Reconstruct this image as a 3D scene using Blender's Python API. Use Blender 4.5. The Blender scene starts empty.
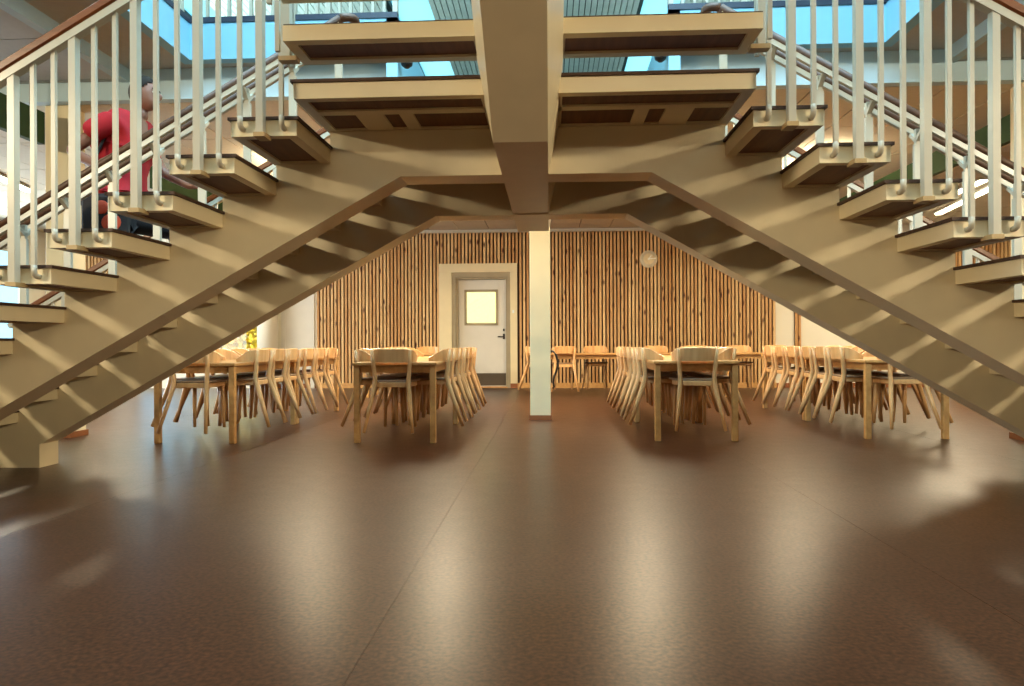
import bpy, bmesh, math, random
from mathutils import Vector, Matrix
random.seed(7)
PI = math.pi
scene = bpy.context.scene
COL = scene.collection

# ------------------------------------------------------------------ camera
cam_d = bpy.data.cameras.new('camera')
cam = bpy.data.objects.new('camera', cam_d)
COL.objects.link(cam)
scene.camera = cam
cam_d.sensor_width = 36.0
cam_d.lens = 720 / 1024 * 36
cam_d.shift_y = 1 / 1024
cam_d.clip_start = 0.05
cam.location = (0, 0, 0.88)
cam.matrix_world = (Matrix.Translation((0, 0, 0.88)) @ Matrix.Rotation(math.atan(0.052), 4, 'Z')
                    @ Matrix.Rotation(PI / 2, 4, 'X') @ Matrix.Rotation(-0.0044, 4, 'Z'))

# ------------------------------------------------------------------ exposure, world, lights
scene.view_settings.view_transform = 'Standard'
scene.view_settings.look = 'None'
scene.view_settings.gamma = 1
scene.view_settings.use_curve_mapping = False
scene.view_settings.exposure = 0.45
scene.cycles.max_bounces = 6
scene.cycles.diffuse_bounces = 4
scene.cycles.glossy_bounces = 3
scene.cycles.caustics_reflective = False
scene.cycles.caustics_refractive = False
scene.cycles.sample_clamp_indirect = 6
scene.cycles.use_denoising = True

world = bpy.data.worlds.new('sky')
scene.world = world
world.use_nodes = True
bg = world.node_tree.nodes['Background']
bg.inputs['Color'].default_value = (0.36, 0.76, 1.0, 1)
bg.inputs['Strength'].default_value = 1.7

def sun(name, energy, color, rot, angle=0.02):
    l = bpy.data.lights.new(name, 'SUN'); l.energy = energy; l.color = color; l.angle = angle
    o = bpy.data.objects.new(name, l); COL.objects.link(o); o.rotation_euler = rot
    return o
sun('sun', 6.0, (1.0, 0.92, 0.70), (math.radians(42), 0, math.radians(-8)))

def area(name, loc, rot, sx, sy, power, color):
    l = bpy.data.lights.new(name, 'AREA'); l.shape = 'RECTANGLE'; l.size = sx; l.size_y = sy
    l.energy = power; l.color = color
    o = bpy.data.objects.new(name, l); COL.objects.link(o); o.location = loc; o.rotation_euler = rot
    return o
CYAN = (0.26, 0.70, 1.0)
DAY = (0.82, 0.93, 1.0)
WARM = (1.0, 0.83, 0.56)
# daylight through the roof glazing over the stairwell
area('skylight_daylight', (-0.15, 3.0, 6.1), (0, 0, 0), 5.0, 4.0, 600, (0.52, 0.83, 1.0))
# unseen fill lights added to brighten the roof slats
area('roof_fill_light', (-6.5, 6, 4.0), (PI, 0, 0), 3.0, 10, 850, (0.62, 0.92, 0.95))
area('roof_fill_light', (6.3, 6, 4.0), (PI, 0, 0), 3.0, 10, 850, (0.62, 0.92, 0.95))
# the lower storey's windows, left side
area('window_daylight', (-9.85, 9.5, 1.7), (0, -PI / 2, 0), 2.2, 6.5, 300, DAY)
# ceiling lamps under the upper floor, to the front left and front right
def aim(p, t): return (Vector(t) - Vector(p)).to_track_quat('-Z', 'Y').to_euler()
area('ceiling_lamp_light', (-6.6, -1.0, 3.30), aim((-6.6, -1.0, 3.3), (-2.4, 3.8, 1.0)), 1.3, 0.10, 245, WARM)
area('ceiling_lamp_light', (6.35, -1.0, 3.30), aim((6.35, -1.0, 3.3), (2.2, 3.8, 1.0)), 1.3, 0.10, 245, WARM)
area('ceiling_lamp_light', (-0.15, -3.0, 3.43), (math.radians(18), 0, 0), 3.4, 0.5, 130, WARM)  # unseen centre lamp added as warm fill from the front

# ------------------------------------------------------------------ materials
def new_mat(name):
    m = bpy.data.materials.new(name); m.use_nodes = True
    nt = m.node_tree
    b = nt.nodes['Principled BSDF']
    return m, nt, b
def srgb(r, g, b):
    f = lambda c: (c / 255 / 12.92) if c / 255 <= 0.04045 else ((c / 255 + 0.055) / 1.055) ** 2.4
    return (f(r), f(g), f(b), 1)
def plain(name, col, rough=0.5, metal=0.0, var=0.06, scale=6.0, bump=0.0):
    m, nt, b = new_mat(name)
    b.inputs['Roughness'].default_value = rough
    b.inputs['Metallic'].default_value = metal
    tc = nt.nodes.new('ShaderNodeTexCoord')
    n = nt.nodes.new('ShaderNodeTexNoise'); n.inputs['Scale'].default_value = scale
    nt.links.new(tc.outputs['Object'], n.inputs['Vector'])
    r = nt.nodes.new('ShaderNodeValToRGB')
    lo = tuple(c * (1 - var) for c in col[:3]) + (1,); hi = tuple(min(1, c * (1 + var)) for c in col[:3]) + (1,)
    r.color_ramp.elements[0].position = 0.3; r.color_ramp.elements[1].position = 0.7
    r.color_ramp.elements[0].color = lo; r.color_ramp.elements[1].color = hi
    nt.links.new(n.outputs['Fac'], r.inputs['Fac'])
    nt.links.new(r.outputs['Color'], b.inputs['Base Color'])
    if bump:
        bp = nt.nodes.new('ShaderNodeBump'); bp.inputs['Strength'].default_value = bump; bp.inputs['Distance'].default_value = 0.002
        n2 = nt.nodes.new('ShaderNodeTexNoise'); n2.inputs['Scale'].default_value = scale * 30
        nt.links.new(tc.outputs['Object'], n2.inputs['Vector'])
        nt.links.new(n2.outputs['Fac'], bp.inputs['Height']); nt.links.new(bp.outputs['Normal'], b.inputs['Normal'])
    return m
def wood(name, light, dark, rough=0.45, axis=2, knots=False, grain=9.0, spread=0.5):
    m, nt, b = new_mat(name)
    b.inputs['Roughness'].default_value = rough
    tc = nt.nodes.new('ShaderNodeTexCoord'); oi = nt.nodes.new('ShaderNodeObjectInfo')
    off = nt.nodes.new('ShaderNodeVectorMath'); off.operation = 'MULTIPLY_ADD'
    comb = nt.nodes.new('ShaderNodeCombineXYZ')
    for i in range(3): nt.links.new(oi.outputs['Random'], comb.inputs[i])
    off.inputs[1].default_value = (37, 53, 71)
    nt.links.new(comb.outputs[0], off.inputs[0]); nt.links.new(tc.outputs['Object'], off.inputs[2])
    mp = nt.nodes.new('ShaderNodeMapping')
    sc = [grain * 4] * 3; sc[axis] = grain * 0.35
    mp.inputs['Scale'].default_value = sc
    nt.links.new(off.outputs[0], mp.inputs['Vector'])
    n = nt.nodes.new('ShaderNodeTexNoise'); n.inputs['Scale'].default_value = 1.0; n.inputs['Detail'].default_value = 4
    nt.links.new(mp.outputs[0], n.inputs['Vector'])
    add = nt.nodes.new('ShaderNodeMath'); add.operation = 'MULTIPLY_ADD'
    add.inputs[1].default_value = spread; nt.links.new(oi.outputs['Random'], add.inputs[0])
    nt.links.new(n.outputs['Fac'], add.inputs[2])
    r = nt.nodes.new('ShaderNodeValToRGB')
    r.color_ramp.elements[0].position = 0.35; r.color_ramp.elements[1].position = 0.8 + spread * 0.5
    r.color_ramp.elements[0].color = light; r.color_ramp.elements[1].color = dark
    nt.links.new(add.outputs[0], r.inputs['Fac'])
    out = r.outputs['Color']
    if knots:
        mk = nt.nodes.new('ShaderNodeMapping'); mk.inputs['Scale'].default_value = (9, 9, 3.2)
        nt.links.new(off.outputs[0], mk.inputs['Vector'])
        v = nt.nodes.new('ShaderNodeTexVoronoi'); v.inputs['Scale'].default_value = 1.0
        nt.links.new(mk.outputs[0], v.inputs['Vector'])
        kr = nt.nodes.new('ShaderNodeValToRGB')
        kr.color_ramp.elements[0].position = 0.10; kr.color_ramp.elements[1].position = 0.24
        kr.color_ramp.elements[0].color = (1, 1, 1, 1); kr.color_ramp.elements[1].color = (0, 0, 0, 1)
        nt.links.new(v.outputs['Distance'], kr.inputs['Fac'])
        mx = nt.nodes.new('ShaderNodeMixRGB'); mx.inputs['Color2'].default_value = srgb(96, 48, 18)
        nt.links.new(kr.outputs['Color'], mx.inputs['Fac']); nt.links.new(out, mx.inputs['Color1'])
        out = mx.outputs['Color']
    nt.links.new(out, b.inputs['Base Color'])
    return m
def emit(name, col, strength):
    m, nt, b = new_mat(name)
    b.inputs['Base Color'].default_value = (0.8, 0.8, 0.8, 1)
    b.inputs['Emission Color'].default_value = col
    b.inputs['Emission Strength'].default_value = strength
    return m
def glass(name, tint=(1, 1, 1, 1)):
    m = bpy.data.materials.new(name); m.use_nodes = True
    nt = m.node_tree; nt.nodes.clear()
    o = nt.nodes.new('ShaderNodeOutputMaterial'); mix = nt.nodes.new('ShaderNodeMixShader')
    t = nt.nodes.new('ShaderNodeBsdfTransparent'); t.inputs['Color'].default_value = tint
    g = nt.nodes.new('ShaderNodeBsdfGlossy'); g.inputs['Roughness'].default_value = 0.02
    lw = nt.nodes.new('ShaderNodeLayerWeight'); lw.inputs['Blend'].default_value = 0.5
    pw = nt.nodes.new('ShaderNodeMath'); pw.operation = 'POWER'; pw.inputs[1].default_value = 4.0
    nt.links.new(lw.outputs['Facing'], pw.inputs[0])
    fr = nt.nodes.new('ShaderNodeMath'); fr.operation = 'MULTIPLY_ADD'; fr.inputs[1].default_value = 0.7; fr.inputs[2].default_value = 0.03
    nt.links.new(pw.outputs[0], fr.inputs[0])
    nt.links.new(fr.outputs[0], mix.inputs[0]); nt.links.new(t.outputs[0], mix.inputs[1]); nt.links.new(g.outputs[0], mix.inputs[2])
    nt.links.new(mix.outputs[0], o.inputs['Surface'])
    return m

M = {}
M['cream_steel'] = plain('cream_steel', srgb(230, 215, 178), 0.42, var=0.03)
M['rail_paint'] = plain('rail_paint', srgb(188, 182, 164), 0.32, var=0.02)
M['tread_mat'] = plain('tread_mat', srgb(72, 50, 36), 0.7, var=0.2, scale=40)
M['tread_panel'] = wood('tread_panel', srgb(120, 76, 44), srgb(92, 56, 32), 0.6, axis=1, spread=0.2)
M['handrail_wood'] = wood('handrail_wood', srgb(128, 70, 32), srgb(84, 44, 20), 0.35, axis=0, spread=0.1)
M['dark_handrail'] = wood('dark_handrail', srgb(92, 58, 34), srgb(60, 38, 22), 0.5, axis=0, spread=0.1)
M['chair_wood'] = wood('chair_wood', srgb(226, 184, 130), srgb(198, 148, 94), 0.3, axis=2, grain=6, spread=0.35)
M['seat_dark'] = plain('seat_dark', srgb(140, 112, 84), 0.45, var=0.1, scale=30)
M['table_wood'] = wood('table_wood', srgb(206, 160, 100), srgb(178, 128, 72), 0.4, axis=1, grain=5, spread=0.2)
M['slat_wood'] = wood('slat_wood', srgb(236, 200, 144), srgb(190, 138, 82), 0.55, axis=2, knots=True, grain=7, spread=0.5)
M['slat_backing'] = plain('slat_backing', srgb(52, 36, 24), 0.9)
M['white_wall'] = plain('white_wall', srgb(232, 226, 208), 0.7, var=0.02, scale=2)
M['cream_trim'] = plain('cream_trim', srgb(228, 212, 172), 0.45, var=0.02)
M['grey_frame'] = plain('grey_frame', srgb(160, 146, 118), 0.5)
M['door_paint'] = plain('door_paint', srgb(216, 212, 202), 0.45, var=0.02)
M['kick_metal'] = plain('kick_metal', srgb(92, 80, 66), 0.45, 0.3)
M['ceiling_tile'] = plain('ceiling_tile', srgb(204, 196, 176), 0.85, var=0.03, scale=20, bump=0.2)
M['soffit_tile'] = plain('soffit_tile', srgb(178, 180, 176), 0.85, var=0.03, scale=20, bump=0.2)
M['ceiling_void'] = plain('ceiling_void', srgb(88, 76, 60), 0.9)
M['void_white'] = plain('void_white', srgb(226, 232, 232), 0.6, var=0.02)
M['white_skylight_tint'] = plain('white_skylight_tint', srgb(176, 202, 212), 0.6, var=0.02)  # white bulkhead and step, bluish skylight mixed into the colour
M['upstand_skylight_tint'] = plain('upstand_skylight_tint', srgb(140, 194, 216), 0.6, var=0.02)  # white upstand with the cyan skylight on it put into the colour
M['dark_rail'] = plain('dark_rail', srgb(44, 52, 70), 0.4)
M['roof_slat'] = plain('roof_slat', srgb(232, 240, 234), 0.6, var=0.05)
M['roof_dark'] = plain('roof_dark', srgb(66, 80, 80), 0.9)
M['green_panel'] = plain('green_panel', srgb(40, 72, 32), 0.7, var=0.1)
M['bracket_paint'] = plain('bracket_paint', srgb(172, 144, 98), 0.45)
M['base_brown'] = plain('base_brown', srgb(134, 78, 40), 0.55, var=0.1)
M['black'] = plain('black', srgb(24, 22, 20), 0.4)
M['chrome'] = plain('chrome', srgb(150, 150, 150), 0.25, 1.0)
M['clock_face'] = plain('clock_face', srgb(206, 196, 170), 0.4, var=0.04)
M['clock_light'] = plain('clock_light', srgb(250, 246, 232), 0.3)
M['glass'] = glass('glass')
def translucent(name, col):
    m = bpy.data.materials.new(name); m.use_nodes = True
    nt = m.node_tree; nt.nodes.clear()
    o = nt.nodes.new('ShaderNodeOutputMaterial'); t = nt.nodes.new('ShaderNodeBsdfTranslucent'); t.inputs['Color'].default_value = col
    nt.links.new(t.outputs[0], o.inputs['Surface']); return m
M['opal_glazing'] = translucent('opal_glazing', (0.42, 0.68, 0.76, 1))
M['lamp_glow'] = emit('lamp_glow', (1.0, 0.86, 0.58, 1), 9)
M['skin'] = plain('skin', srgb(126, 84, 66), 0.55, var=0.08)
M['red_cloth'] = plain('red_cloth', srgb(158, 10, 24), 0.85, var=0.12, scale=12, bump=0.3)
M['dark_cloth'] = plain('dark_cloth', srgb(38, 34, 36), 0.85, var=0.15, scale=12)
M['orange_cloth'] = plain('orange_cloth', srgb(206, 84, 56), 0.8, var=0.12)
M['hair'] = plain('hair', srgb(30, 24, 20), 0.95, var=0.3, scale=60)
M['sclera'] = plain('sclera', srgb(235, 230, 222), 0.3)
M['lip'] = plain('lip', srgb(140, 70, 62), 0.5)
M['leaf'] = plain('leaf', srgb(216, 178, 44), 0.7, var=0.35, scale=4)
M['leaf_green'] = plain('leaf_green', srgb(110, 132, 50), 0.7, var=0.35, scale=4)
M['bark'] = plain('bark', srgb(110, 90, 66), 0.9, var=0.2)
M['house_render'] = plain('house_render', srgb(238, 214, 140), 0.8, var=0.03)
M['lawn'] = plain('lawn', srgb(190, 180, 110), 0.9, var=0.2, scale=1.5)

# speckled brown linoleum
def linoleum():
    m, nt, b = new_mat('linoleum')
    tc = nt.nodes.new('ShaderNodeTexCoord')
    n1 = nt.nodes.new('ShaderNodeTexNoise'); n1.inputs['Scale'].default_value = 60; n1.inputs['Detail'].default_value = 5
    n2 = nt.nodes.new('ShaderNodeTexNoise'); n2.inputs['Scale'].default_value = 1.3; n2.inputs['Detail'].default_value = 3
    n3 = nt.nodes.new('ShaderNodeTexNoise'); n3.inputs['Scale'].default_value = 9; n3.inputs['Detail'].default_value = 4
    for n in (n1, n2, n3): nt.links.new(tc.outputs['Object'], n.inputs['Vector'])
    r = nt.nodes.new('ShaderNodeValToRGB')
    r.color_ramp.elements[0].position = 0.34; r.color_ramp.elements[1].position = 0.68
    r.color_ramp.elements[0].color = srgb(45, 27, 18); r.color_ramp.elements[1].color = srgb(90, 58, 41)
    nt.links.new(n1.outputs['Fac'], r.inputs['Fac'])
    mx = nt.nodes.new('ShaderNodeMixRGB'); mx.blend_type = 'OVERLAY'; mx.inputs['Fac'].default_value = 0.35
    nt.links.new(r.outputs['Color'], mx.inputs['Color1']); nt.links.new(n2.outputs['Fac'], mx.inputs['Color2'])
    nt.links.new(mx.outputs['Color'], b.inputs['Base Color'])
    rr = nt.nodes.new('ShaderNodeMapRange'); rr.inputs['To Min'].default_value = 0.30; rr.inputs['To Max'].default_value = 0.36
    nt.links.new(n3.outputs['Fac'], rr.inputs['Value']); nt.links.new(rr.outputs[0], b.inputs['Roughness'])
    bp = nt.nodes.new('ShaderNodeBump'); bp.inputs['Strength'].default_value = 0.10; bp.inputs['Distance'].default_value = 0.0012
    b.inputs['Specular IOR Level'].default_value = 0.24
    return m
M['linoleum'] = linoleum()

# ------------------------------------------------------------------ mesh helpers
def box(bm, x0, x1, y0, y1, z0, z1):
    vs = [bm.verts.new(p) for p in ((x0, y0, z0), (x1, y0, z0), (x1, y1, z0), (x0, y1, z0),
                                    (x0, y0, z1), (x1, y0, z1), (x1, y1, z1), (x0, y1, z1))]
    for f in ((3, 2, 1, 0), (4, 5, 6, 7), (0, 1, 5, 4), (1, 2, 6, 5), (2, 3, 7, 6), (3, 0, 4, 7)):
        bm.faces.new([vs[i] for i in f])
def prism_y(bm, pts, y0, y1):            # polygon in x,z pushed along y
    a = [bm.verts.new((x, y0, z)) for x, z in pts]; b = [bm.verts.new((x, y1, z)) for x, z in pts]
    n = len(pts)
    bm.faces.new(a); bm.faces.new(b[::-1])
    for i in range(n): bm.faces.new((a[i], b[i], b[(i + 1) % n], a[(i + 1) % n]))
def tube(bm, pts, r, seg=8, r2=None):
    pts = [Vector(p) for p in pts]
    rings = []
    n = len(pts)
    for i, p in enumerate(pts):
        t = (pts[min(i + 1, n - 1)] - pts[max(i - 1, 0)]).normalized()
        up = Vector((0, 0, 1)) if abs(t.z) < 0.9 else Vector((0, 1, 0))
        u = t.cross(up).normalized(); v = t.cross(u).normalized()
        rr = r if r2 is None else r + (r2 - r) * i / (n - 1)
        rings.append([bm.verts.new(p + (u * math.cos(2 * PI * k / seg) + v * math.sin(2 * PI * k / seg)) * rr) for k in range(seg)])
    for i in range(n - 1):
        for k in range(seg):
            bm.faces.new((rings[i][k], rings[i][(k + 1) % seg], rings[i + 1][(k + 1) % seg], rings[i + 1][k]))
    bm.faces.new(rings[0][::-1]); bm.faces.new(rings[-1])
def bar(bm, p, q, w, h):                  # square bar from p to q, w across, h in the upright plane
    p = Vector(p); q = Vector(q); t = (q - p).normalized()
    side = t.cross(Vector((0, 0, 1)))
    side = side.normalized() if side.length > 1e-4 else Vector((1, 0, 0))
    up = side.cross(t).normalized()
    vs = []
    for c in (p, q):
        for a, b in ((-1, -1), (1, -1), (1, 1), (-1, 1)):
            vs.append(bm.verts.new(c + side * a * w / 2 + up * b * h / 2))
    for f in ((0, 1, 2, 3), (7, 6, 5, 4), (0, 4, 5, 1), (1, 5, 6, 2), (2, 6, 7, 3), (3, 7, 4, 0)):
        bm.faces.new([vs[i] for i in f])
def lathe(bm, prof, seg=20):              # (r, z) about the z axis
    rings = [[bm.verts.new((r * math.cos(2 * PI * k / seg), r * math.sin(2 * PI * k / seg), z)) for k in range(seg)] for r, z in prof]
    for i in range(len(rings) - 1):
        for k in range(seg):
            bm.faces.new((rings[i][k], rings[i][(k + 1) % seg], rings[i + 1][(k + 1) % seg], rings[i + 1][k]))
    bm.faces.new(rings[0][::-1]); bm.faces.new(rings[-1])
def mesh(name, bm, mat, bevel=0.0, smooth=False):
    bmesh.ops.recalc_face_normals(bm, faces=bm.faces[:])
    if bevel:
        bmesh.ops.bevel(bm, geom=[e for e in bm.edges if e.calc_length() > bevel * 3], offset=bevel, segments=1, affect='EDGES')
    me = bpy.data.meshes.new(name); bm.to_mesh(me); bm.free()
    me.materials.append(M[mat])
    if smooth:
        for p in me.polygons: p.use_smooth = True
    return me
def link(name, me, parent=None, loc=None, rot=None):
    o = bpy.data.objects.new(name, me); COL.objects.link(o)
    if parent is not None: o.parent = parent
    if loc is not None: o.location = loc
    if rot is not None: o.rotation_euler = rot
    return o
def obj(name, bm, mat, parent=None, bevel=0.0, smooth=False, loc=None, rot=None):
    return link(name, mesh(name, bm, mat, bevel, smooth), parent, loc, rot)
def boxo(name, ext, mat, parent=None, bevel=0.0):
    bm = bmesh.new(); box(bm, *ext); return obj(name, bm, mat, parent, bevel)
def thing(name, label, cat, loc=(0, 0, 0), rz=0, group=None):
    o = bpy.data.objects.new(name, None); COL.objects.link(o); o.empty_display_size = 0.1
    o.location = loc; o.rotation_euler = (0, 0, rz)
    return tag(o, label, cat, group)
def tag(o, label, cat, group=None):
    o['label'] = label; o['category'] = cat
    if group: o['group'] = group
    return o
def struct(o, label=None):
    o['kind'] = 'structure'
    if label: o['label'] = label
    return o
def copy_tree(o, parent=None):
    c = o.copy(); COL.objects.link(c)
    if parent is not None: c.parent = parent
    for ch in list(o.children): copy_tree(ch, c)
    return c

# ================================================================== ROOM SHELL
XL, XR, YB, YF = -10.2, 10.4, -7.0, 14.5
AX = -0.125                       # the stairs' axis
floor = struct(boxo('floor', (XL, XR, YB, YF, -0.12, -0.012), 'ceiling_void'), 'brown speckled linoleum floor laid in long sheets')
x = -0.535 - 2.0 * 5
while x < XR:
    a, b = max(x, XL), min(x + 1.9985, XR)
    boxo('linoleum_sheet', (a, b, YB, YF, -0.012, 0.0), 'linoleum', floor)
    x += 2.0

# walls -------------------------------------------------------------------
YW = 14.45
DX0, DX1, DTOP = -1.86, -0.84, 2.225       # door opening
WX0, WX1, WZ0, WZ1 = -8.6, -5.95, 0.35, 2.6   # left glazed opening in the back wall
wb = bmesh.new()
box(wb, XL - 0.2, WX0, YW, YW + 0.3, 0, 3.8)
box(wb, WX0, WX1, YW, YW + 0.3, 0, WZ0); box(wb, WX0, WX1, YW, YW + 0.3, WZ1, 3.8)
box(wb, WX1, DX0 - 0.12, YW, YW + 0.3, 0, 3.8)
box(wb, DX0 - 0.12, DX1 + 0.12, YW, YW + 0.3, DTOP + 0.1, 3.8)
box(wb, DX1 + 0.12, XR + 0.2, YW, YW + 0.3, 0, 3.8)
wall_back = struct(obj('wall_back', wb, 'white_wall'), 'white far wall clad with upright pine slats')
# dark backing boards and slats
SL0, SL1 = -4.73, 4.45
CX0, CX1, CTOP = -2.215, -0.64, 2.50        # outside of the door casing
bb = bmesh.new()
for a, b, z0 in ((SL0, CX0, 0.1), (CX1, SL1, 0.1), (CX0, CX1, CTOP), (4.815, 4.935, 0.1), (7.85, 10.3, 0.1), (-10.1, -9.1, 0.1)):
    box(bb, a, b, YW - 0.012, YW, z0, 3.12)
obj('slat_backing', bb, 'slat_backing', wall_back)
def slat_mesh(z0, z1):
    bm = bmesh.new(); box(bm, -0.0215, 0.0215, -0.045, 0, z0, z1)
    return mesh('slat', bm, 'slat_wood')
sl_long, sl_door = slat_mesh(0.1, 3.12), slat_mesh(CTOP, 3.12)
def slats(a, b):
    n = max(1, round((b - a) / 0.0722))
    for i in range(n):
        xx = a + (i + 0.5) * (b - a) / n
        me = sl_door if CX0 - 0.021 < xx < CX1 + 0.021 else sl_long
        link('slat', me, wall_back, (xx, YW - 0.012, random.uniform(-0.003, 0.003)))
slats(SL0, SL1); slats(4.815, 4.935); slats(7.85, 10.3); slats(-10.1, -9.1)
bs = bmesh.new()
for a, b in ((SL0, CX0), (CX1, SL1)): box(bs, a, b, YW - 0.07, YW, 0, 0.1)
struct(obj('baseboard_back', bs, 'table_wood'), 'pine baseboard under the slat cladding')
bs = bmesh.new()
for a, b in ((WX1, SL0), (SL1, 4.81), (4.94, 7.84)): box(bs, a, b, YW - 0.02, YW, 0, 0.09)
struct(obj('baseboard_back', bs, 'base_brown'), 'brown baseboard of the plain wall parts')

struct(boxo('wall_right', (XR, XR + 0.2, YB, YF + 0.3, 0, 6.6), 'white_wall'), 'cream right side wall')
wl = bmesh.new()
LW = ((6.6, 8.2), (8.5, 10.1), (11.4, 13.6))
WZL0, WZL1 = 0.9, 2.75
ys = [YB] + [v for p in LW for v in p] + [YF + 0.3]
for i in range(0, len(ys), 2): box(wl, XL - 0.2, XL, ys[i], ys[i + 1], 0, 6.6)
for a, b in LW:
    box(wl, XL - 0.2, XL, a, b, 0, WZL0); box(wl, XL - 0.2, XL, a, b, WZL1, 6.6)
struct(obj('wall_left', wl, 'white_wall'), 'white left side wall with daylight windows')
struct(boxo('wall_front', (XL - 0.2, XR + 0.2, YB - 0.2, YB, 0, 6.6), 'white_wall'))
def window(name, x0, x1, y0, y1, z0, z1, mull, label):
    f = bmesh.new()
    if abs(x1 - x0) < abs(y1 - y0):
        w = 0.06
        box(f, x0, x1, y0, y0 + w, z0, z1); box(f, x0, x1, y1 - w, y1, z0, z1)
        box(f, x0, x1, y0, y1, z0, z0 + w); box(f, x0, x1, y0, y1, z1 - w, z1)
        for k in range(1, mull): yy = y0 + (y1 - y0) * k / mull; box(f, x0, x1, yy - w / 2, yy + w / 2, z0, z1)
    else:
        w = 0.06
        box(f, x0, x0 + w, y0, y1, z0, z1); box(f, x1 - w, x1, y0, y1, z0, z1)
        box(f, x0, x1, y0, y1, z0, z0 + w); box(f, x0, x1, y0, y1, z1 - w, z1)
        for k in range(1, mull): xx = x0 + (x1 - x0) * k / mull; box(f, xx - w / 2, xx + w / 2, y0, y1, z0, z1)
    w_ = struct(obj(name, f, 'door_paint'), label)
    xm, ym = (x0 + x1) / 2, (y0 + y1) / 2
    if abs(x1 - x0) < abs(y1 - y0): boxo('pane', (xm - 0.004, xm + 0.004, y0 + 0.02, y1 - 0.02, z0 + 0.02, z1 - 0.02), 'glass', w_)
    else: boxo('pane', (x0 + 0.02, x1 - 0.02, ym - 0.004, ym + 0.004, z0 + 0.02, z1 - 0.02), 'glass', w_)
    return w_
for i, (a, b) in enumerate(LW):
    window('window_%d' % (i + 1), XL - 0.15, XL - 0.08, a, b, WZL0, WZL1, 2, 'daylight window in the left side wall')
window('window_4', WX0, WX1, YW + 0.12, YW + 0.19, WZ0, WZ1, 3, 'window with yellow autumn garden outside, far left of the slat wall')
# bluish door frame and blank white door leaf beside the slat wall
df = bmesh.new()
box(df, -5.46, -5.38, YW - 0.03, YW, 0, 2.5); box(df, -4.86, -4.78, YW - 0.03, YW, 0, 2.5); box(df, -5.46, -4.78, YW - 0.03, YW, 2.5, 2.58)
d2 = struct(obj('door_2', df, 'door_paint'), 'plain white door beside the left end of the slat wall')
boxo('door_leaf', (-5.38, -4.86, YW - 0.018, YW, 0.01, 2.5), 'door_paint', d2)
boxo('closer', (-5.16, -5.02, YW - 0.05, YW - 0.018, 2.02, 2.08), 'void_white', d2)

# entrance door with a small window -------------------------------------------
f = bmesh.new()      # wide cream casing
for a, b, z0, z1 in ((CX0, DX0 - 0.1, 0.09, DTOP + 0.1), (DX1 + 0.06, CX1, 0.09, DTOP + 0.1), (CX0, CX1, DTOP + 0.1, CTOP)):
    box(f, a, b, YW - 0.06, YW, z0, z1)
d1 = struct(obj('door_1', f, 'cream_trim', bevel=0.004), 'pale grey door with small square window in the slat wall')
fr = bmesh.new()     # recessed jambs
box(fr, DX0 - 0.1, DX0 - 0.02, YW - 0.04, YW + 0.25, 0, DTOP + 0.1); box(fr, DX1 + 0.0, DX1 + 0.06, YW - 0.04, YW + 0.25, 0, DTOP + 0.1)
box(fr, DX0 - 0.02, DX1 + 0.0, YW - 0.04, YW + 0.25, DTOP + 0.0, DTOP + 0.1)
box(fr, DX0 - 0.02, DX0 + 0.02, YW + 0.0, YW + 0.16, 0, DTOP); box(fr, DX1 - 0.03, DX1, YW + 0.0, YW + 0.16, 0, DTOP); box(fr, DX0 + 0.02, DX1 - 0.03, YW, YW + 0.16, DTOP - 0.04, DTOP)
obj('door_frame', fr, 'grey_frame', d1)
lf = bmesh.new()
VX0, VX1, VZ0, VZ1 = -1.69, -1.065, 1.29, 1.955
yl0, yl1 = YW + 0.10, YW + 0.15
box(lf, DX0 + 0.02, VX0, yl0, yl1, 0.02, DTOP - 0.04); box(lf, VX1, DX1 - 0.03, yl0, yl1, 0.02, DTOP - 0.04)
box(lf, VX0, VX1, yl0, yl1, 0.02, VZ0); box(lf, VX0, VX1, yl0, yl1, VZ1, DTOP - 0.04)
leaf = obj('door_leaf', lf, 'door_paint', d1)
vf = bmesh.new()
for a, b, c, d in ((VX0 - 0.03, VX0 + 0.02, VZ0 - 0.03, VZ1 + 0.03), (VX1 - 0.02, VX1 + 0.03, VZ0 - 0.03, VZ1 + 0.03),
                   (VX0, VX1, VZ0 - 0.03, VZ0 + 0.02), (VX0, VX1, VZ1 - 0.02, VZ1 + 0.03)):
    box(vf, a, b, yl0 - 0.015, yl0 + 0.01, c, d)
obj('window_frame', vf, 'grey_frame', leaf)
boxo('pane', (VX0, VX1, yl0 + 0.02, yl0 + 0.028, VZ0, VZ1), 'glass', leaf)
boxo('kick_plate', (DX0 + 0.03, DX1 - 0.04, yl0 - 0.006, yl0, 0.04, 0.29), 'kick_metal', leaf)
hb = bmesh.new()
tube(hb, [(-0.92, yl0, 1.03), (-0.92, yl0 - 0.05, 1.03), (-1.04, yl0 - 0.055, 1.03)], 0.011)
box(hb, -0.94, -0.90, yl0 - 0.008, yl0, 0.98, 1.09)
obj('handle', hb, 'black', leaf)
boxo('lock', (-0.935, -0.905, yl0 - 0.02, yl0, 1.14, 1.19), 'black', leaf)
boxo('threshold', (DX0, DX1, YW - 0.02, YW + 0.2, 0, 0.025), 'table_wood', d1)
boxo('plinth', (DX1 + 0.06, CX1, YW - 0.07, YW, 0, 0.09), 'base_brown', d1)
boxo('plinth', (CX0, DX0 - 0.1, YW - 0.07, YW, 0, 0.09), 'base_brown', d1)
boxo('switch', (-0.74, -0.70, YW - 0.07, YW - 0.06, 1.5, 1.56), 'void_white', d1)

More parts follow.
